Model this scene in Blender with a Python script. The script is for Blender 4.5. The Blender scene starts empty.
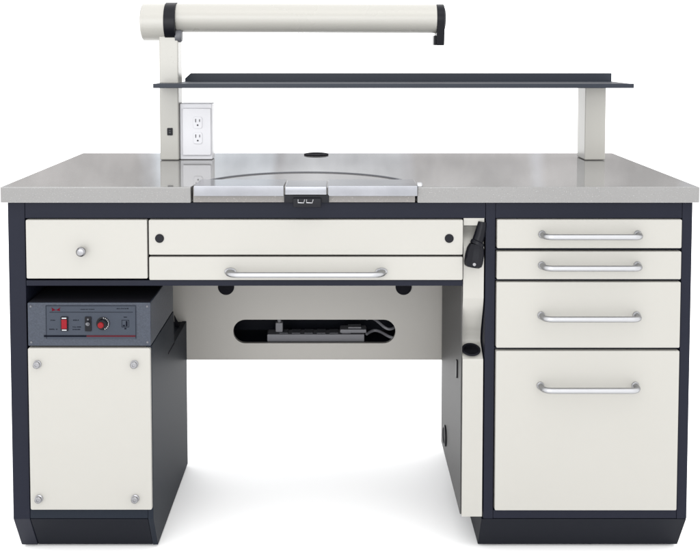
import bpy, bmesh, math, random
from mathutils import Vector, Matrix
random.seed(7)
S = bpy.context.scene
COL = S.collection
PI = math.pi

# ------------------------------------------------------------------ materials
def srgb(r, g, b):
    def f(c):
        c /= 255.0
        return c / 12.92 if c <= .04045 else ((c + .055) / 1.055) ** 2.4
    return (f(r), f(g), f(b), 1)

def mat(name, col, rough=.4, spec=.4, metal=0., bump=0., bscale=900., var=.04, vscale=6., speck=None, coat=0., rvar=.0, ior=1.5):
    m = bpy.data.materials.new(name); m.use_nodes = True
    nt = m.node_tree; N = nt.nodes; L = nt.links
    p = N['Principled BSDF']
    p.inputs['Roughness'].default_value = rough
    p.inputs['Specular IOR Level'].default_value = spec
    p.inputs['Metallic'].default_value = metal; p.inputs['IOR'].default_value = ior
    if coat:
        p.inputs['Coat Weight'].default_value = coat; p.inputs['Coat Roughness'].default_value = .12
    tc = N.new('ShaderNodeTexCoord')
    nz = N.new('ShaderNodeTexNoise'); nz.inputs['Scale'].default_value = vscale
    nz.inputs['Detail'].default_value = 5; nz.inputs['Roughness'].default_value = .6
    L.new(tc.outputs['Object'], nz.inputs['Vector'])
    mx = N.new('ShaderNodeMix'); mx.data_type = 'RGBA'
    mx.inputs[6].default_value = tuple(c * (1 - var) for c in col[:3]) + (1,)
    mx.inputs[7].default_value = tuple(min(1, c * (1 + var)) for c in col[:3]) + (1,)
    L.new(nz.outputs['Fac'], mx.inputs[0])
    out = mx.outputs[2]
    if speck:
        for (c2, sc, lo, hi) in speck:
            n2 = N.new('ShaderNodeTexNoise'); n2.inputs['Scale'].default_value = sc; n2.inputs['Detail'].default_value = 2
            L.new(tc.outputs['Object'], n2.inputs['Vector'])
            r = N.new('ShaderNodeMapRange'); r.inputs[1].default_value = lo; r.inputs[2].default_value = hi
            L.new(n2.outputs['Fac'], r.inputs[0])
            m2 = N.new('ShaderNodeMix'); m2.data_type = 'RGBA'
            L.new(r.outputs[0], m2.inputs[0]); L.new(out, m2.inputs[6]); m2.inputs[7].default_value = c2
            out = m2.outputs[2]
    L.new(out, p.inputs['Base Color'])
    if rvar:
        r = N.new('ShaderNodeMapRange'); r.inputs[3].default_value = rough - rvar; r.inputs[4].default_value = rough + rvar
        L.new(nz.outputs['Fac'], r.inputs[0]); L.new(r.outputs[0], p.inputs['Roughness'])
    if bump:
        nb = N.new('ShaderNodeTexNoise'); nb.inputs['Scale'].default_value = bscale; nb.inputs['Detail'].default_value = 2
        L.new(tc.outputs['Object'], nb.inputs['Vector'])
        b = N.new('ShaderNodeBump'); b.inputs['Strength'].default_value = bump; b.inputs['Distance'].default_value = .0006
        L.new(nb.outputs['Fac'], b.inputs['Height']); L.new(b.outputs['Normal'], p.inputs['Normal'])
    return m

M = {}
M['cream'] = mat('cream_powder_coat', (0.260, 0.254, 0.236, 1), .40, .30, bump=.10, bscale=520, var=.02, vscale=5, rvar=.07)
M['gloss'] = mat('cream_gloss_enamel', (0.2686, 0.2626, 0.2431, 1), .28, .40, bump=.02, bscale=500, var=.02, vscale=5, rvar=.04)
M['dark'] = mat('charcoal_powder_coat', (0.0068, 0.0078, 0.0140, 1), .42, .28, ior=1.26, bump=.08, bscale=900, var=.08, vscale=5)
M['dark2'] = mat('near_black_powder_coat', (0.0038, 0.0046, 0.0078, 1), .5, .22, ior=1.24, bump=.08, bscale=900, var=.10, vscale=5)
M['shelf'] = mat('slate_powder_coat', (0.0153, 0.0187, 0.0263, 1), .36, .3, ior=1.33, bump=.06, bscale=900, var=.08, vscale=5)
M['stone'] = mat('grey_quartz', (0.143, 0.141, 0.139, 1), .035, .5, ior=1.5, var=.07, vscale=9, bump=.0, 
                 speck=[((.25, .25, .25, 1), 430, .62, .74), ((.10, .10, .105, 1), 360, .63, .75)])
M['inlay'] = mat('brown_grey_quartz', (0.118, 0.111, 0.106, 1), .06, .5, var=.08, vscale=9, speck=[((.19, .18, .17, 1), 420, .62, .72)])
M['hammer'] = mat('grey_hammered_enamel', (0.0255, 0.0306, 0.0425, 1), .34, .40, bump=1., bscale=260, var=.45, vscale=300, ior=1.35)
M['decal'] = mat('grey_printed_plate', (0.0247, 0.0298, 0.0408, 1), .42, .3, ior=1.3, bump=.25, bscale=330, var=.06, vscale=60)
M['alu'] = mat('satin_aluminium', (0.3060, 0.3085, 0.3187, 1), .38, .5, metal=1, bump=.03, bscale=1500, var=.05, vscale=30)
M['brushed'] = mat('brushed_plate', (0.1898, 0.1932, 0.2070, 1), .13, .5, metal=1, bump=.0, bscale=1200, var=.08, vscale=18, rvar=.04)
M['tray'] = mat('brushed_tray', (0.1700, 0.1573, 0.1487, 1), .35, .4, metal=.6, bump=.05, bscale=1200, var=.14, vscale=10)
M['chrome'] = mat('chrome', (0.2040, 0.2040, 0.2125, 1), .22, .5, metal=1, var=.03)
M['black'] = mat('black_plastic', (0.0030, 0.0032, 0.0053, 1), .33, .3, ior=1.3, bump=.05, bscale=800, var=.15, vscale=20)
M['void'] = mat('black_rubber_and_shade', (0.0051, 0.0051, 0.0076, 1), .8, .1, bump=.1, bscale=500, var=.15, vscale=20)  # rubber fittings, and the shade coloured into dark hollows
M['white'] = mat('white_plastic', (0.4760, 0.4760, 0.4972, 1), .3, .3, var=.01)
M['panel'] = mat('grey_panel_paint', (0.2848, 0.2737, 0.2550, 1), .40, .3, bump=.05, bscale=700, var=.03, vscale=3)
M['side'] = mat('shaded_cream_paint', (0.046, 0.0455, 0.045, 1), .42, .35, ior=1.22, bump=.04, bscale=700, var=.06, vscale=4)  # cream with its shade mixed in as grey
M['pedside'] = mat('slate_glossy_paint', (0.0119, 0.0145, 0.0200, 1), .45, .35, ior=1.13, bump=.05, bscale=800, var=.06, vscale=4)
M['red'] = mat('red_lens', (0.1360, 0.0026, 0.0068, 1), .25, .3, ior=1.3, var=.12, vscale=80)
M['redcap'] = mat('red_knob_cap', (0.130, 0.007, 0.009, 1), .4, .2, ior=1.3, var=.10, vscale=80)
M['redprint'] = mat('red_print', (0.0638, 0.0026, 0.0068, 1), .6, .1, ior=1.2, var=.05)
M['rose'] = mat('rose_print', (0.046, 0.011, 0.015, 1), .6, .1, ior=1.2, var=.05)
M['ink'] = mat('dark_print', (0.0043, 0.0051, 0.0085, 1), .6, .1, ior=1.2, var=.05)
M['greyplastic'] = mat('grey_plastic', (0.0723, 0.0739, 0.0833, 1), .5, .3, var=.08, vscale=20)
M['cable'] = mat('grey_cable', (0.105, 0.105, 0.115, 1), .5, .3, var=.06, vscale=20)
M['slotgrey'] = mat('socket_slot', (0.0425, 0.0425, 0.0467, 1), .6, .1, var=.05)
M['floor'] = mat('white_floor', (.96, .96, .96, 1), .9, .05, var=.004, vscale=1, bump=.02, bscale=60)

# ------------------------------------------------------------------ mesh helpers
class MB:
    """collects solids into one bmesh"""
    def __init__(s): s.bm = bmesh.new()
    def _merge(s, b):
        me = bpy.data.meshes.new('tmp'); b.to_mesh(me); b.free(); s.bm.from_mesh(me); bpy.data.meshes.remove(me)
    def box(s, x0, x1, y0, y1, z0, z1, bev=0., seg=2):
        b = bmesh.new(); bmesh.ops.create_cube(b, size=1)
        for v in b.verts:
            v.co = Vector(((x0 + x1) / 2 + v.co.x * (x1 - x0), (y0 + y1) / 2 + v.co.y * (y1 - y0), (z0 + z1) / 2 + v.co.z * (z1 - z0)))
        if bev: bmesh.ops.bevel(b, geom=b.edges[:], offset=bev, segments=seg, profile=.5, affect='EDGES')
        s._merge(b); return s
    def prism(s, loops, axis, a0, a1, bev=0.):
        """loops: outer + holes of 2-D points; axis 'x': (y,z), 'y': (x,z), 'z': (x,y)"""
        def P(p, a): return {'x': (a, p[0], p[1]), 'y': (p[0], a, p[1]), 'z': (p[0], p[1], a)}[axis]
        b = bmesh.new(); allv = []
        for a in (a0, a1):
            es = []; rows = []
            for lp in loops:
                vs = [b.verts.new(P(p, a)) for p in lp]; rows.append(vs)
                es += [b.edges.new((vs[i], vs[(i + 1) % len(vs)])) for i in range(len(vs))]
            if len(loops) == 1: b.faces.new(rows[0])
            else: bmesh.ops.triangle_fill(b, use_beauty=True, use_dissolve=False, edges=es)
            allv.append(rows)
        for r0, r1 in zip(*allv):
            for i in range(len(r0)):
                j = (i + 1) % len(r0); b.faces.new((r0[i], r0[j], r1[j], r1[i]))
        bmesh.ops.recalc_face_normals(b, faces=b.faces[:])
        if bev:
            ed = [e for e in b.edges if len(e.link_faces) == 2 and e.calc_face_angle(0) > .5]
            bmesh.ops.bevel(b, geom=ed, offset=bev, segments=2, profile=.5, affect='EDGES')
        s._merge(b); return s
    def lathe(s, prof, c, ax=(0, 0, 1), n=40):
        """prof: (radius, height) list along ax from c"""
        b = bmesh.new(); ax = Vector(ax).normalized()
        q = Vector((0, 0, 1)).rotation_difference(ax); c = Vector(c); rows = []
        for r, h in prof:
            if r < 1e-6: rows.append([b.verts.new(c + q @ Vector((0, 0, h)))])
            else: rows.append([b.verts.new(c + q @ Vector((r * math.cos(2 * PI * i / n), r * math.sin(2 * PI * i / n), h))) for i in range(n)])
        for A, B in zip(rows, rows[1:]):
            for i in range(n):
                j = (i + 1) % n
                if len(A) == 1 and len(B) == 1: continue
                if len(A) == 1: b.faces.new((A[0], B[i], B[j]))
                elif len(B) == 1: b.faces.new((A[i], A[j], B[0]))
                else: b.faces.new((A[i], A[j], B[j], B[i]))
        for R in (rows[0], rows[-1]):
            if len(R) > 1: b.faces.new(R)
        bmesh.ops.recalc_face_normals(b, faces=b.faces[:])
        s._merge(b); return s
    def tube(s, pts, r, n=14):
        b = bmesh.new(); pts = [Vector(p) for p in pts]; rows = []
        up = None
        for i, p in enumerate(pts):
            t = (pts[min(i + 1, len(pts) - 1)] - pts[max(i - 1, 0)]).normalized()
            if up is None:
                up = Vector((0, 0, 1)) if abs(t.z) < .9 else Vector((1, 0, 0))
            u = (up - t * up.dot(t)).normalized(); w = t.cross(u); up = u
            rr = r[i] if isinstance(r, (list, tuple)) else r
            rows.append([b.verts.new(p + u * rr * math.cos(2 * PI * k / n) + w * rr * math.sin(2 * PI * k / n)) for k in range(n)])
        for A, B in zip(rows, rows[1:]):
            for k in range(n): b.faces.new((A[k], A[(k + 1) % n], B[(k + 1) % n], B[k]))
        b.faces.new(rows[0]); b.faces.new(rows[-1])
        bmesh.ops.recalc_face_normals(b, faces=b.faces[:])
        s._merge(b); return s
    def build(s, name, m, parent=None, off=None, ang=32):
        me = bpy.data.meshes.new(name)
        o = off if off is not None else (ROOT if parent is not None else Vector((0, 0, 0)))
        bmesh.ops.translate(s.bm, verts=s.bm.verts[:], vec=-Vector(o))
        s.bm.to_mesh(me); s.bm.free()
        me.materials.append(m)
        for p in me.polygons: p.use_smooth = True
        me.set_sharp_from_angle(angle=math.radians(ang))
        ob = bpy.data.objects.new(name, me); COL.objects.link(ob)
        wn = ob.modifiers.new('weighted_normals', 'WEIGHTED_NORMAL'); wn.mode = 'FACE_AREA'; wn.weight = 100; wn.keep_sharp = True
        if parent is not None: ob.parent = parent
        return ob

def tag(o, label=None, cat=None, group=None, kind=None):
    for k, v in (('label', label), ('category', cat), ('group', group), ('kind', kind)):
        if v: o[k] = v
    return o
def thing(name, loc, label, cat, group=None):
    o = bpy.data.objects.new(name, None); o.empty_display_size = .1; o.location = loc; COL.objects.link(o)
    return tag(o, label, cat, group)
def arc(cx, cy, r, a0, a1, n):
    return [(cx + r * math.cos(a0 + (a1 - a0) * i / n), cy + r * math.sin(a0 + (a1 - a0) * i / n)) for i in range(n + 1)]
def stadium(x0, x1, z0, z1, n=14):
    r = (z1 - z0) / 2; zc = (z0 + z1) / 2
    return arc(x1 - r, zc, r, -PI / 2, PI / 2, n) + arc(x0 + r, zc, r, PI / 2, 3 * PI / 2, n)
def rrect(x0, x1, z0, z1, r, n=5):
    return (arc(x1 - r, z0 + r, r, -PI / 2, 0, n) + arc(x1 - r, z1 - r, r, 0, PI / 2, n)
            + arc(x0 + r, z1 - r, r, PI / 2, PI, n) + arc(x0 + r, z0 + r, r, PI, 1.5 * PI, n))

# ------------------------------------------------------------------ setting
fl = MB(); fl.box(-60, 60, -60, 60, -.05, 0)
tag(fl.build('floor', M['floor']), kind='structure')

# ------------------------------------------------------------------ the workbench
ROOT = Vector((.0214, .30, 0))
bench = thing('workbench', ROOT, 'cream and charcoal laboratory workbench with grey stone top, drawers, raised shelf and tube lamp', 'workbench')
F = .020          # front plane of the charcoal frame
TZ0, TZ1 = .7968, .8313
CX, CR = -.077, .243   # round cut-out in the front of the top

# stone top: one slab with a round notch in its front edge
a = math.asin(.0)
outer = [(-.7286, 0), (CX - CR, 0)] + arc(CX, 0, CR, PI, 0, 60)[1:-1] + [(CX + CR, 0), (.7714, 0), (.7714, .6472), (-.7286, .6472)]
MB().prism([outer], 'z', TZ0, TZ1, .0022).build('tabletop', M['stone'], bench)
# inlay of the notch
inl = [(CX - CR + .0048, .0015)] + arc(CX, 0, CR - .0048, PI, 0, 60)[1:-1] + [(CX + CR - .0048, .0015)]
MB().prism([inl], 'z', TZ0 + .001, TZ1 - .0012, .001).build('inlay', M['inlay'], bench)
MB().prism([arc(CX, .002, CR + .0010, .38, PI - .38, 60) + arc(CX, .002, CR - .0058, PI - .38, .38, 60)], 'z', TZ0 + .002, TZ1 + .0010, .0004).build('seal', M['greyplastic'], bench)

# aluminium plates along the front edge
def plate(x0, x1):
    prof = [(-.0065, TZ1 - .0185), (-.0035, TZ1 - .0185), (-.0035, TZ1 + .0006), (.092, TZ1 + .0006), (.092, TZ1 + .0034), (-.0065, TZ1 + .0034)]
    return MB().prism([prof], 'x', x0, x1, .0006).build('edge_plate', M['brushed'], bench)
p1 = plate(-.3125, -.1205); p2 = plate(-.0255, .1655)
m_ = MB().box(-.1172, -.0287, -.009, .085, TZ1 - .0155, TZ1 + .0022, .0012)
m_.build('clamp_block', M['brushed'], bench)
cb = MB().box(-.1195, -.0235, -.0075, -.0004, TZ0 + .0015, TZ1 - .0162, .001).box(-.100, -.040, -.016, -.0078, TZ0 - .007, TZ0 + .0125, .0015).build('clamp_bracket', M['black'], bench)
for cx in (-.082, -.064):
    MB().tube([(cx - .007, -.0165, TZ0 + .010), (cx - .007, -.020, TZ0 + .004), (cx + .005, -.020, TZ0 + .0035), (cx + .007, -.0165, TZ0 + .010)], .0014, 8).build('clip', M['chrome'], cb)
MB().lathe([(.0, 0), (.0065, 0), (.0075, .002), (.0075, .009), (.006, .011), (0, .0115)], (.166, .012, TZ1 + .0015), (1, 0, 0), 24).build('end_knob', M['alu'], p2)

# cable grommet at the back of the top
MB().lathe([(.019, .0008), (.034, .0008), (.034, .003), (.031, .0042), (.024, .0042), (.021, .003), (.019, .0008)], (-.066, .600, TZ1), n=40).lathe(
    [(.0195, .0006), (.0195, .0012), (0, .0012)], (-.066, .600, TZ1), n=40).build('cable_grommet', M['void'], bench)

# ---- charcoal frame: left side panel, right cabinet, rails
TK = .0915          # height of the toe kick
def side_prof(yb, zt): return [(F, TK), (F, zt), (yb, zt), (yb, .006), (F + .050, .006)]
MB().prism([side_prof(.60, .7945)], 'x', -.7205, -.6835, .0018).build('side_panel', M['dark'], bench)
# front top rail over the left half
MB().box(-.6832, .3155, F + .0006, F + .022, .7598, .7945, .0014).build('front_rail', M['dark'], bench)
MB().box(-.6832, .2672, F + .0006, F + .43, .6115, .6240, .0016).build('drawer_rail', M['dark'], bench)

# right cabinet body: frame front, sides, back, bottom
cab = MB()
cab.box(.3160, .3372, F, .60, TK + .0006, .7945, .0014)
cab.box(.7422, .7642, F, .60, TK + .0006, .7945, .0014)
cab.box(.3375, .7419, F + .0005, .035, .7598, .7940, .0014)
cab.box(.3375, .7419, F + .0005, .598, TK + .001, .1115, .0014)
cab.box(.3375, .7419, .585, .598, .112, .7935)
for z in (.6922, .6247, .4733): cab.box(.3375, .7419, F + .004, .04, z - .0012, z + .0012)
cabinet = cab.build('cabinet_frame', M['dark'], bench)
def toekick(x0, x1, yb):
    return MB().prism([[(F + .0005, TK), (yb, TK), (yb, .006), (F + .052, .006)]], 'x', x0, x1, .0015)
toekick(.3120, .7642, .598).build('toe_kick', M['dark2'], bench)
MB().box(.3378, .7416, .16, .58, .1120, .7590).build('drawer_cavity', M['void'], cabinet)

# ---- drawer fronts with bow handles
def handle_mesh():
    h = MB(); L = .1085; pts = []
    y0, yo = 0., -.032
    pts += [(-L, y0, 0)]
    for i in range(9):
        t = i / 8 * PI / 2
        pts.append((-L + .018 * (1 - math.cos(t)), yo + .018 * (1 - math.sin(t)), 0))
    for i in range(9):
        t = PI / 2 - i / 8 * PI / 2
        pts.append((L - .018 * (1 - math.cos(t)), yo + .018 * (1 - math.sin(t)), 0))
    pts += [(L, y0, 0)]
    h.tube(pts, .0062, 16)
    for s in (-1, 1): h.lathe([(.0085, 0), (.0085, .0025), (.007, .0045), (0, .0045)], (s * L, 0, 0), (0, -1, 0), 20)
    return h
HM = handle_mesh().build('handle', M['alu'], None)
HM.parent = None
first = [True]
def handle(parent, x, y, z, sx=1.):
    if first[0]: h = HM; first[0] = False
    else: h = HM.copy(); COL.objects.link(h)
    h.parent = parent; h.location = Vector((x, y, z)) - ROOT; h.scale = (sx, 1, 1)
    return h
def front(x0, x1, z0, z1, name='drawer', y0=.0135, depth=.14, mt='cream'):
    d = MB()
    d.prism([rrect(x0, x1, z0, z1, .003)], 'y', y0, y0 + .018, .0022)
    d.box(x0 + .008, x1 - .008, y0 + .0185, y0 + depth, z0 + .006, z1 - .006)
    return d.build(name, M[mt], bench)
DX0, DX1 = .3398, .7398
for (z0, z1, hz, x1) in ((.6955, .7585, .7265, DX1), (.6275, .6888, .6590, DX1), (.4765, .6218, .5490, DX1), (.1135, .4702, .3935, DX1)):
    d = front(DX0, x1, z0, z1)
    handle(d, .5405, .0135, hz, .955)
# small drawer with knob
d = front(-.6800, -.4172, .6290, .7580)
MB().lathe([(.005, 0), (.0045, .007), (.0085, .011), (.0105, .015), (.0100, .019), (.007, .0225), (0, .0235)], (-.5565, .0133, .6915), (0, -1, 0), 28).build('knob', M['chrome'], d)
# wide fascia above the long drawer, two black plugs
d = front(-.4140, .2662, .6812, .7580, 'fascia')
for x in (-.3903, .2362):
    MB().lathe([(.0096, 0), (.0096, .0012), (.0082, .0022), (0, .0022)], (x, .0133, .7175), (0, -1, 0), 28).build('plug', M['black'], d)
d = front(-.4140, .2662, .6258, .6770)
handle(d, -.0738, .0135, .6450, 1.51)
MB().box(-.6810, .2655, .165, .45, .6250, .7930).build('drawer_housing', M['void'], bench)

# ---- left pedestal below the dust extractor
PX1 = -.4115
ped = MB()
prof = [(F + .001, TK + .012), (F + .001, .4790), (.290, .4790), (.298, .397), (.484, .397), (.484, .006), (F + .050, .006), (F + .001, TK)]
ped.prism([prof], 'x', PX1 - .012, PX1, .0012)
ped.box(-.6832, PX1 - .0122, .04, .29, .1, .4770); ped.box(-.6832, PX1 - .0122, .2902, .484, .1, .3950)
ped.box(-.6832, PX1 - .0122, F + .001, .06, TK + .0005, .1128, .0012)
MB_seam = MB().prism([[(.215, .3985), (.297, .3985), (.297, .3960), (.215, .3960)]], 'x', PX1 + .0001, PX1 + .0008)
pedestal = ped.build('pedestal', M['pedside'], bench)
MB_seam.build('seam', M['void'], pedestal)
toekick(-.6830, PX1 - .0122, .48).build('toe_kick', M['dark2'], bench)
door = MB().prism([rrect(-.6800, -.4128, .1150, .4765, .004)], 'y', .0125, .0385, .0028).build('door', M['cream'], bench)
for x, z in ((-.6588, .4412), (-.4478, .4412), (-.6602, .1415), (-.4492, .1415)):
    MB().lathe([(.0088, 0), (.0088, .0015), (.0060, .003), (.0060, .0042), (.0074, .0052), (.0074, .0090), (.0060, .0104), (.0030, .0104), (.0026, .0094), (0, .0094)], (x, .0123, z), (0, -1, 0), 24).build('door_screw', M['chrome'], door)
# back of the bay above the extractor, coloured black for the cavity's shadow
MB().box(-.6832, -.4190, .295, .305, .4790, .6110).build('bay_back_shade', M['void'], bench)

# ---- modesty panel with a long slot
PY = .484
slot = stadium(-.2865, .1490, .3365, .4010)
pan = MB().prism([[(-.4600, .2915), (.3150, .2915), (.3150, .7900), (-.4600, .7900)], slot], 'y', PY, PY + .012, 0)
panel = pan.build('back_panel', M['panel'], bench)
for x in (-.3045, .1700):
    MB().lathe([(.0215, 0), (.0215, .004), (.018, .0065), (0, .0065)], (x, PY - .0002, .4905), (0, -1, 0), 32).build('grommet', M['void'], panel)
# tray behind the slot
tr = MB().box(-.31, .17, PY + .0125, .62, .325, .335).box(-.31, .17, .61, .62, .3355, .42).box(-.31, .17, PY + .0125, .62, .4205, .43)
tr.box(-.32, -.3105, PY + .0125, .62, .325, .43).box(.1705, .18, PY + .0125, .62, .325, .43)
tr.build('cable_tray', M['dark2'], bench)
MB().prism([[(-.4370, .425), (-.4205, .392), (-.4215, .378), (-.4330, .345)]], 'y', .44, .446, .0008).build('bracket', M['void'], bench)

# ---- cream column with suction mouth beside the cabinet
K0, K1 = .2683, .3130
cy = F + .001
def smooth(pts, n=6):
    out = []
    for i in range(len(pts) - 1):
        p0 = pts[max(i - 1, 0)]; p1 = pts[i]; p2 = pts[i + 1]; p3 = pts[min(i + 2, len(pts) - 1)]
        for k in range(n):
            t = k / n
            out.append(tuple(.5 * (2 * b + (c - a_) * t + (2 * a_ - 5 * b + 4 * c - e) * t * t + (3 * b - a_ - 3 * c + e) * t ** 3) for a_, b, c, e in zip(p0, p1, p2, p3)))
    return out + [pts[-1]]
low = [(cy, .0965), (cy, .4440)]
ledge = smooth([(cy + .001, .4490), (.048, .4660), (.062, .4760), (.0625, .4900)], 5)
ramp = smooth([(.060, .500), (.046, .530), (.030, .560), (cy + .001, .585)], 5)
top = [(cy, .690)] + smooth([(cy + .001, .697), (.034, .712), (.050, .728), (.055, .738)], 5) + [(.030, .7425), (cy, .7445), (cy, .7960)]
colp = low + ledge + ramp + top + [(.412, .7960), (.412, .0965)]
column = MB().prism([colp], 'x', K0, K1, 0).build('column', M['cream'], bench, ang=28)
MB().box(K0 - .0030, K0 - .0004, cy + .006, .412, .0985, .6100, .0006).build('column_side_shade', M['side'], column)  # grey sheet paints the shade onto the column's cream inner side
nrm = Vector((0, -.0170, .041)).normalized()
MB().lathe([(.0170, 0), (.0205, 0), (.0205, .0020), (.0185, .0034), (.0165, .0020), (.0160, -.004), (0, -.004)], Vector((.2890, .0405, .4630)) + nrm * .0008, nrm, 36).lathe(
    [(.0166, .0004), (0, .0004)], Vector((.2890, .0405, .4630)) + nrm * .0008, nrm, 36).build('suction_port', M['void'], column)
# vent and latch on the inner face
MB().lathe([(.026, 0), (.026, .003), (.021, .005), (.019, .003), (0, .003)], (K0 - .0031, .315, .155), (-1, 0, 0), 32).build('side_port', M['black'], column)
MB().box(K0 - .006, K0 - .0031, .082, .094, .385, .425, .001).build('latch', M['black'], column)

# ---- posts, raised shelf
PF = .475
MB().box(-.4765, -.4262, PF, PF + .062, TZ1 + .0006, 1.1600, .0035, 3).build('post', M['gloss'], bench)
MB().box(.6475, .7025, PF, PF + .082, TZ1 + .0006, 1.0280, .0035, 3).build('post', M['gloss'], bench)
sh = MB()
SZ = 1.0270
sh.box(-.4735, .7445, .376, .3795, SZ, SZ + .0115, .0012)
sh.box(-.4735, .7445, .3797, PF - .0006, SZ + .0070, SZ + .0100)
sh.box(-.4258, .7445, PF - .0004, .575, SZ + .0070, SZ + .0100)
sh.prism([[(-.4245, SZ + .002), (.7440, SZ + .002), (.7440, SZ + .0325), (-.4090, SZ + .0325), (-.4245, SZ + .018)]], 'y', .5725, .5760, .0008)
sh.box(-.4735, -.4705, .3797, PF - .0006, SZ, SZ + .0080, .0008)
shelf = sh.build('shelf', M['shelf'], bench)
for x in (-.432, -.245, -.225, -.140, .22):
    MB().lathe([(.006, 0), (.006, .003), (.004, .005), (0, .005)], (x, .392, SZ + .0069), (0, 0, -1), 16).build('bolt', M['black'], shelf)
# small black inlet on the front of the post
sk = MB().prism([rrect(-.4565, -.4420, .898, .9175, .002)], 'y', PF - .003, PF - .0003, .0008).build('inlet', M['black'], bench)
MB().box(-.4518, -.4468, PF - .0042, PF - .0032, .9045, .9060).box(-.4518, -.4468, PF - .0042, PF - .0032, .9100, .9112).build('contact', M['greyplastic'], sk)

# ---- socket box on the post
bx = MB().box(-.4258, -.3395, .488, .536, TZ1 + .0006, .9815, .003, 3).build('socket_box', M['white'], bench)
fp = MB().prism([rrect(-.4175, -.3425, .8440, .9690, .003)], 'y', .4815, .4877, .002).build('faceplate', M['white'], bx)
for zc in (.9310, .8900):
    so = MB().prism([rrect(-.3885, -.3650, zc - .0155, zc + .0155, .006)], 'y', .4795, .4813, .0006).build('socket', M['white'], fp)
    MB().box(-.3830, -.3812, .4785, .4794, zc + .001, zc + .010).box(-.3725, -.3707, .4785, .4794, zc + .002, zc + .009).lathe(
        [(.0022, 0), (.0022, .0010), (0, .0010)], (-.3768, .4794, zc - .0065), (0, -1, 0), 14).build('socket_slot', M['slotgrey'], so)

# ---- tube lamp on top of the post
LY = PF + .031
LZ = 1.1975
lb = MB().lathe([(.046, 0), (.0497, .003), (.0497, .0625), (0, .0625)], (-.5240, LY, LZ), (1, 0, 0), 64).build('lamp_base', M['gloss'], bench)
dz = -.0025
tb = MB()
rt = .0388; zc = 1.2088
tb.lathe([(0, 0), (rt, 0), (rt, .6875), (0, .6875)], (-.4330, LY, zc), (1, 0, dz / .69), 64)
tb.build('lamp_tube', M['gloss'], bench)
MB().lathe([(.049, 0), (.0520, .001), (.0520, .0285), (.0505, .0295), (0, .0295)], (-.4612, LY, LZ), (1, 0, 0), 64).build('lamp_collar', M['black'], bench)
MB().lathe([(.0, 0), (.0165, 0), (.0165, .013), (.014, .0165), (0, .017)], (-.4336, LY - .020, 1.1600), (1, 0, 0), 32).build('lamp_knob', M['greyplastic'], bench)
zt = zc + dz
cap = arc(LY, zt, .0385, -.35, PI + .35, 30) + [(LY - .022, zt - .071), (LY + .022, zt - .071)]
MB().prism([cap], 'x', .2545, .2755, .002).prism([[(LY - .018, zt - .045), (LY + .018, zt - .045), (LY + .016, zt - .0705), (LY - .016, zt - .0705)]], 'x', .2480, .2544, .001).lathe(
    [(.030, 0), (.028, .003), (0, .003)], (.2756, LY, zt), (1, 0, 0), 40).build('lamp_end_cap', M['black'], bench)

# ---- levelling feet
for (x, y) in ((-.703, .10), (-.660, .10), (-.428, .12), (-.70, .45), (-.428, .45), (.345, .10), (.735, .10), (.345, .56), (.735, .56)):
    MB().lathe([(.014, .0003), (.014, .004), (.007, .0055), (.007, .008), (0, .008)], (x, y, 0), n=20).build('levelling_foot', M['black'], bench)

# ------------------------------------------------------------------ dust extractor in the left bay
EX = Vector((-.5455, .15, .4800))
ext = thing('dust_extractor', EX, 'grey hammered metal extractor unit with red switch above the left cupboard door', 'extractor unit')
b = MB().prism([rrect(-.6792, PX1 - .0005, .4808, .5760, .002)], 'y', .0145, .290, .0015)
b.build('housing', M['hammer'], ext, EX)
MB().box(-.6772, PX1 - .0030, .0180, .2890, .5762, .5772).build('top_shade_sheet', M['void'], ext, EX)  # black sheet standing in for the shaded hollow on top
pl = MB().prism([rrect(-.6400, -.4425, .4960, .5710, .002)], 'y', .0133, .0143, .0004).build('control_plate', M['decal'], ext, EX)
def ink(name, boxes, m, par, y=.0131):
    k = MB()
    for (x0, x1, z0, z1) in boxes: k.box(x0, x1, y - .0003, y, z0, z1)
    return k.build(name, M[m], par, EX)
# thin border line, rule, coloured bar
ink('border', [(-.6388, -.4437, .5692, .5699), (-.6388, -.6381, .4975, .5690), (-.4444, -.4437, .4975, .5690), (-.6310, -.4500, .5552, .5560)], 'ink', pl)
ink('dark_bar', [(-.6440, -.5515, .5010, .5050)], 'ink', pl)
ink('red_bar', [(-.5511, -.4450, .5010, .5050)], 'rose', pl)
# red emblem (two winged blocks) and small rows of lettering
e = MB()
for s in (-1, 1):
    c = -.6170
    pts = [(c, .5600), (c + s * .0040, .5622), (c + s * .0098, .5662), (c + s * .0080, .5618), (c + s * .0092, .5580), (c + s * .0040, .5592)]
    e.prism([pts if s > 0 else pts[::-1]], 'y', .0128, .0131)
e.build('emblem', M['redprint'], pl, EX)
rows = []
def words(x0, z, lens, h=.0022):
    x = x0
    for n in lens:
        rows.append([])
        for i in range(n):
            w = random.choice((.0009, .0012, .0014)); rows[-1].append((x, x + w, z, z + h * random.choice((.75, 1, 1)))); x += .0021
        x += .0016
words(-.4850, .5625, (4, 8)); words(-.5640, .5612, (8, 6), .0016)
words(-.6290, .5370, (5,)); words(-.6320, .5170, (6, 2)); words(-.5800, .5370, (6,)); words(-.5810, .5220, (4, 4)); words(-.5810, .5165, (8,))
for r_ in rows: ink('lettering', r_, 'ink', pl)
# red rocker switch
sw = MB().prism([rrect(-.6065, -.5905, .5145, .5462, .0015)], 'y', .0105, .0131, .0006).build('rocker_switch', M['black'], ext, EX)
MB().prism([rrect(-.6045, -.5925, .5200, .5405, .001)], 'y', .0080, .0104, .0010).build('rocker', M['red'], sw, EX)
for z in (.5422, .5160): MB().box(-.6035, -.5935, .0093, .0104, z, z + .0024).build('switch_mark', M['alu'], sw, EX)
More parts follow.
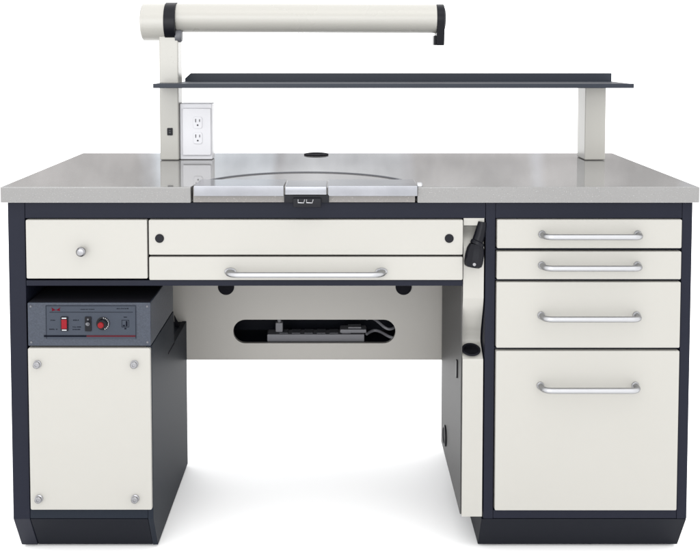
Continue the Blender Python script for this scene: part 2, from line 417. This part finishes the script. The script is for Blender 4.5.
# black toggle
tg = MB().prism([rrect(-.5540, -.5400, .5140, .5460, .0015)], 'y', .0105, .0131, .0006).build('toggle_plate', M['black'], ext, EX)
MB().lathe([(.0040, 0), (.0040, .002), (.0022, .003), (.0028, .011), (0, .012)], (-.5470, .0104, .5300), (0, -1, .35), 16).lathe([(.0022, 0), (.0018, .0012), (0, .0012)], (-.5470, .0104, .5405), (0, -1, 0), 12).build('toggle', M['greyplastic'], tg, EX)
# dial
dl = MB().lathe([(.0145, 0), (.0145, .0012), (.0132, .0016), (.0110, .0016), (.0100, .010), (0, .010)], (-.5150, .0130, .5308), (0, -1, 0), 40).build('dial', M['black'], ext, EX)
MB().lathe([(.0068, 0), (.0060, .0030), (0, .0035)], (-.5175, .0029, .5300), (0, -1, 0), 32).build('dial_cap', M['redcap'], dl, EX)
k = MB()
for i in range(9):
    t = -1.2 + i * .33
    k.box(-.5150 + .0124 * math.cos(t) - .0008, -.5150 + .0124 * math.cos(t) + .0008, .0110, .0114, .5308 + .0124 * math.sin(t) - .0013, .5308 + .0124 * math.sin(t) + .0013)
k.build('scale', M['alu'], dl, EX)
# fuse socket symbol
c = -.4665; zc_ = .5305
ink('symbol', [(c - .0080, c + .0080, zc_ + .0072, zc_ + .0080), (c - .0080, c + .0080, zc_ - .0080, zc_ - .0072), (c - .0080, c - .0072, zc_ - .007, zc_ + .007), (c + .0072, c + .0080, zc_ - .007, zc_ + .007),
               (c + .001, c + .0045, zc_ - .006, zc_ + .0055), (c - .0055, c - .001, zc_ - .006, zc_ - .003), (c - .002, c + .002, zc_ - .0125, zc_ - .0095), (c - .0035, c + .0035, zc_ + .0135, zc_ + .0150)], 'ink', pl)
for x in (-.6720, -.4190):
    for z in (.4890, .5680):
        MB().lathe([(.0026, 0), (.0022, .0012), (0, .0012)], (x, .0144, z), (0, -1, 0), 14).build('screw', M['greyplastic'], ext, EX)

# ------------------------------------------------------------------ power strip, plugs and cable inside the slot
PS = Vector((-.08, .53, .3355))
strip = thing('power_strip', PS, 'grey power strip lying inside the long slot of the back panel', 'power strip')
MB().box(-.197, .066, .500, .545, .3356, .3560, .0025).build('strip_body', M['cable'], strip, PS)
k = MB()
for i in range(6): k.box(-.165 + i * .034, -.141 + i * .034, .505, .540, .3562, .3585, .001)
k.build('outlet_row', M['greyplastic'], strip, PS)
pg = tag(MB().box(-.175, -.155, .508, .530, .3590, .3850, .003).tube([(-.165, .519, .384), (-.165, .519, .397), (-.164, .523, .412)], [.006, .0045, .004], 10).build('plug', M['cable'], None),
         'pale grey upright plug standing in the left end of the power strip', 'plug')
ad = MB().box(0, .0715, .500, .540, .3590, .3695, .003).box(.022, .058, .505, .535, .3697, .3745, .002)
tag(ad.build('power_adapter', M['cable'], None, Vector((0, 0, 0))), 'flat grey power adapter lying on the right end of the power strip', 'adapter')
for k_, (z, r) in enumerate(((.352, .0040), (.381, .0038))):
    pts = []
    for i in range(25):
        t = i / 24
        pts.append((.072 + .075 * t, .515 + .02 * math.sin(t * 5 + k_), z + (.010 if k_ else .004) * math.sin(t * PI * 1.4 + k_ * .8)))
    tag(MB().tube(pts, r, 10).build('cable', M['cable'], None),
        ('grey cable lying low at the right end of the slot', 'upper grey cable arching at the right end of the slot')[k_], 'cable', 'cables in the slot')

# ------------------------------------------------------------------ black air gun in the recess of the column
AG = Vector((.2905, .02, .668))
gun = thing('air_gun', AG, 'black angled air gun nozzle held in a clip at the top of the cream column', 'air gun')
hold = MB()
hold.lathe([(0, 0), (.0150, 0), (.0190, .003), (.0205, .010), (.0205, .026), (.0190, .040), (.0150, .050), (0, .052)], (.2875, .012, .655), (.16, .10, 1), 10)
hold.build('holder', M['black'], gun, AG, ang=20)
MB().lathe([(.0145, 0), (.0155, .002), (.0155, .007), (.0135, .009), (0, .009)], (.2955, .016, .702), (.5, .25, 1), 28).build('collar', M['black'], gun, AG)
MB().tube([(.2960, .017, .705), (.3030, .020, .724), (.3075, .022, .742), (.3090, .023, .752)], [.0125, .0120, .0108, .0095], 18).build('shaft', M['black'], gun, AG)
MB().lathe([(.0040, 0), (.0034, .0015), (0, .0018)], (.2880, -.0075, .6655), (0, -1, -.05), 16).build('screw', M['chrome'], gun, AG)

# ------------------------------------------------------------------ lights
w = bpy.data.worlds.new('World'); S.world = w; w.use_nodes = True
nt = w.node_tree; N = nt.nodes; L = nt.links
tcw = N.new('ShaderNodeTexCoord'); sep = N.new('ShaderNodeSeparateXYZ'); L.new(tcw.outputs['Generated'], sep.inputs[0])
def step(sock, lo, hi):
    r = N.new('ShaderNodeMapRange'); r.interpolation_type = 'SMOOTHSTEP'
    r.inputs[1].default_value = lo; r.inputs[2].default_value = hi; L.new(sock, r.inputs[0]); return r.outputs[0]
def mul(a_, b_, op='MULTIPLY'):
    m_ = N.new('ShaderNodeMath'); m_.operation = op
    for i, q in enumerate((a_, b_)):
        if isinstance(q, (int, float)): m_.inputs[i].default_value = q
        else: L.new(q, m_.inputs[i])
    return m_.outputs[0]
# made-up studio: white sweep, bright ceiling, duller room band shaped for worktop reflections
band = mul(step(sep.outputs[2], .070, .100), mul(1.0, step(sep.outputs[2], .34, .52), 'SUBTRACT'))
band = mul(band, step(sep.outputs[1], -.15, .35))
nzw = N.new('ShaderNodeTexNoise'); nzw.inputs['Scale'].default_value = 5.5; nzw.inputs['Detail'].default_value = 6; nzw.inputs['Roughness'].default_value = .62
mpw = N.new('ShaderNodeMapping'); mpw.inputs['Location'].default_value = (0.9, 2.3, 1.4); mpw.inputs['Scale'].default_value = (1.5, 1, 1.6)
L.new(tcw.outputs['Generated'], mpw.inputs['Vector']); L.new(mpw.outputs[0], nzw.inputs['Vector'])
br = N.new('ShaderNodeTexBrick')   # blurred window and wall bays added to that band for the worktop to reflect
cmb = N.new('ShaderNodeCombineXYZ')
L.new(mul(mul(sep.outputs[0], 1.0), mul(nzw.outputs['Fac'], .03), 'ADD'), cmb.inputs[0]); L.new(mul(sep.outputs[2], mul(nzw.outputs['Fac'], .012), 'ADD'), cmb.inputs[1])
L.new(cmb.outputs[0], br.inputs['Vector'])
br.inputs['Color1'].default_value = (.19, .175, .165, 1); br.inputs['Color2'].default_value = (.56, .61, .67, 1)
br.inputs['Mortar'].default_value = (.27, .27, .28, 1); br.inputs['Scale'].default_value = 1.0
br.inputs['Mortar Size'].default_value = .012; br.inputs['Mortar Smooth'].default_value = 1.0; br.inputs['Bias'].default_value = .05
br.inputs['Brick Width'].default_value = .085; br.inputs['Row Height'].default_value = .60
br.offset = .37; br.squash = 1.6; br.squash_frequency = 3
room = N.new('ShaderNodeMix'); room.data_type = 'RGBA'; room.blend_type = 'MULTIPLY'; room.inputs[0].default_value = .55
nr = N.new('ShaderNodeMapRange'); nr.inputs[1].default_value = .36; nr.inputs[2].default_value = .64; nr.inputs[3].default_value = .55; nr.inputs[4].default_value = 1.7
L.new(nzw.outputs['Fac'], nr.inputs[0]); L.new(br.outputs['Color'], room.inputs[6]); L.new(nr.outputs[0], room.inputs[7])
wm = N.new('ShaderNodeMix'); wm.data_type = 'RGBA'; L.new(band, wm.inputs[0])
wm.inputs[6].default_value = (1, 1, 1, 1); L.new(room.outputs[2], wm.inputs[7])
L.new(wm.outputs[2], N['Background'].inputs[0])
N['Background'].inputs[1].default_value = 2.55
def area(name, loc, target, sx, sy, power, col=(1, 1, 1)):
    l = bpy.data.lights.new(name, 'AREA'); l.shape = 'RECTANGLE'; l.size = sx; l.size_y = sy; l.energy = power; l.color = col
    o = bpy.data.objects.new(name, l); COL.objects.link(o); o.location = loc
    o.rotation_euler = (Vector(target) - Vector(loc)).to_track_quat('-Z', 'Y').to_euler()
    return o
area('ceiling_light', (.3, -1.5, 3.4), (0, .2, .4), 2.4, 1.4, 18, (1, .985, .955))
area('front_light', (-.7, -4.2, 1.35), (0, .3, .4), 3.2, 2.2, 92, (.97, .985, 1))

# ------------------------------------------------------------------ camera
cam = bpy.data.cameras.new('camera'); co = bpy.data.objects.new('camera', cam); COL.objects.link(co)
co.location = (0, -2.00135, 1.13085); co.rotation_euler = (math.radians(87), 0, 0)
cam.sensor_fit = 'HORIZONTAL'; cam.sensor_width = 36; cam.lens = 940 / 700 * 36
cam.shift_x = 10 / 700; cam.shift_y = -(277.5 - 96.3) / 700
cam.clip_start = .05; cam.clip_end = 300
S.camera = co
S.view_settings.view_transform = 'Standard'; S.view_settings.look = 'None'; S.view_settings.gamma = 1; S.view_settings.exposure = 0
